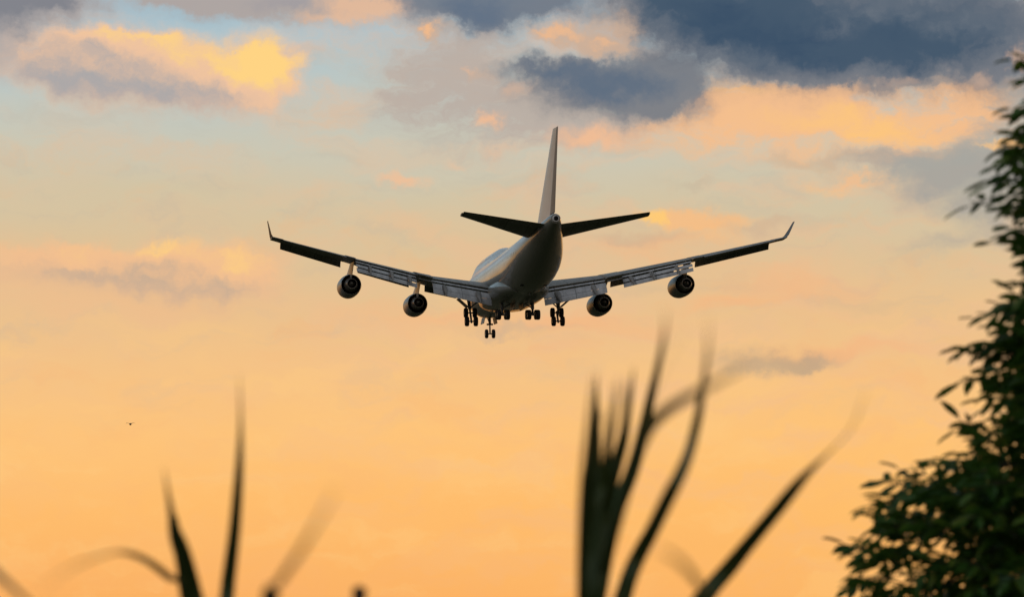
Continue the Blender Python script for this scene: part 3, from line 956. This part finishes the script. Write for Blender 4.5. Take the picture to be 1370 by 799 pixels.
def leaflet(base, d, nrm, ln, wd):
    side = d.cross(nrm).normalized()
    nrm = side.cross(d).normalized()
    prof = [(0, .0), (.3, .42), (.6, .5), (.85, .26), (1, 0)]
    droop = rnd.uniform(.0, .25)
    pts = []
    for t, w in prof:
        m = base + d * (ln * t) - nrm * (ln * droop * t * t)
        if w == 0: pts.append((bm.verts.new(m),))
        else:
            pts.append((bm.verts.new(m - side * wd * w + nrm * wd * .18), bm.verts.new(m), bm.verts.new(m + side * wd * w + nrm * wd * .18)))
    for a, b in zip(pts, pts[1:]):
        if len(a) == 1:
            bm.faces.new((a[0], b[1], b[0])); bm.faces.new((a[0], b[2], b[1]))
        elif len(b) == 1:
            bm.faces.new((a[0], a[1], b[0])); bm.faces.new((a[1], a[2], b[0]))
        else:
            bm.faces.new((a[0], a[1], b[1], b[0])); bm.faces.new((a[1], a[2], b[2], b[1]))


bmt = bmesh.new()


def spray(base, d, ln, nleaf, sc):
    """a twig with leaflets in pairs, drooping"""
    d = d.normalized()
    side = d.cross(UP)
    side = side.normalized() if side.length > .05 else Vector((1, 0, 0))
    up = side.cross(d).normalized()
    roll = rnd.uniform(-.6, .6)
    side, up = side * math.cos(roll) + up * math.sin(roll), up * math.cos(roll) - side * math.sin(roll)
    pts = [base + d * ln * t - UP * (ln * .22 * t * t) for t in (0, .33, .66, 1)]
    tube(bmt, pts, [.0038, .003, .0024, .0014], 4, False)
    for k in range(nleaf):
        t = .25 + .75 * (k // 2) / max(1, (nleaf // 2))
        s = 1 if k % 2 else -1
        p = base + d * ln * t - UP * (ln * .22 * t * t)
        if k == nleaf - 1:
            dd = d * 1.0 + side * rnd.uniform(-.3, .3)
        else:
            dd = d * rnd.uniform(.35, .8) + side * s * rnd.uniform(.6, 1.0)
        dd += up * rnd.uniform(-.5, .2) - UP * .25
        leaflet(p, dd.normalized(), (up + Vector((rnd.uniform(-.5, .5), rnd.uniform(-.5, .5), rnd.uniform(-.2, .5)))).normalized(), sc * rnd.uniform(.6, 1.3), sc * rnd.uniform(.30, .40))


for k in range(4000):
    z = rnd.triangular(.9, 4.8, 2.5)
    a = rnd.uniform(0, 2 * math.pi)
    R_ = env(z, a)
    rr_ = R_ * math.sqrt(rnd.uniform(.10, .92))
    o_ = Vector((math.cos(a), math.sin(a), 0))
    p = o_ * rr_ + Vector((0, 0, z))
    d = o_ * rnd.uniform(.5, 1) + Vector((rnd.uniform(-.5, .5), rnd.uniform(-.5, .5), rnd.uniform(-.15, .7)))
    ln = rnd.uniform(.16, .30)
    # keep sprays inside a lumpy envelope so gaps open near the outline
    if math.sin(p.x * 8.3 + 2.2) * math.sin(p.z * 7.4 + 1.1) * math.sin(p.y * 7.7 + .5) > .25 and rr_ > R_ * .6: continue
    if rr_ > R_ * .72 and rnd.random() < (.4 if z < 2.9 else .46): continue
    spray(p, d, ln, rnd.choice((7, 9, 9, 11)), .105)
# a few longer shoots that stick out beyond the outline
for k in range(110):
    z = rnd.uniform(1.2, 4.5)
    a = rnd.uniform(0, 2 * math.pi)
    o_ = Vector((math.cos(a), math.sin(a), 0))
    p = o_ * env(z, a) * .85 + Vector((0, 0, z))
    spray(p, o_ + Vector((rnd.uniform(-.4, .4), rnd.uniform(-.4, .4), rnd.uniform(-.1, .6))), rnd.uniform(.18, .32), rnd.choice((7, 9)), .10)
crown = link('crown', bm, tl, tree)
link('twigs', bmt, bk, crown)
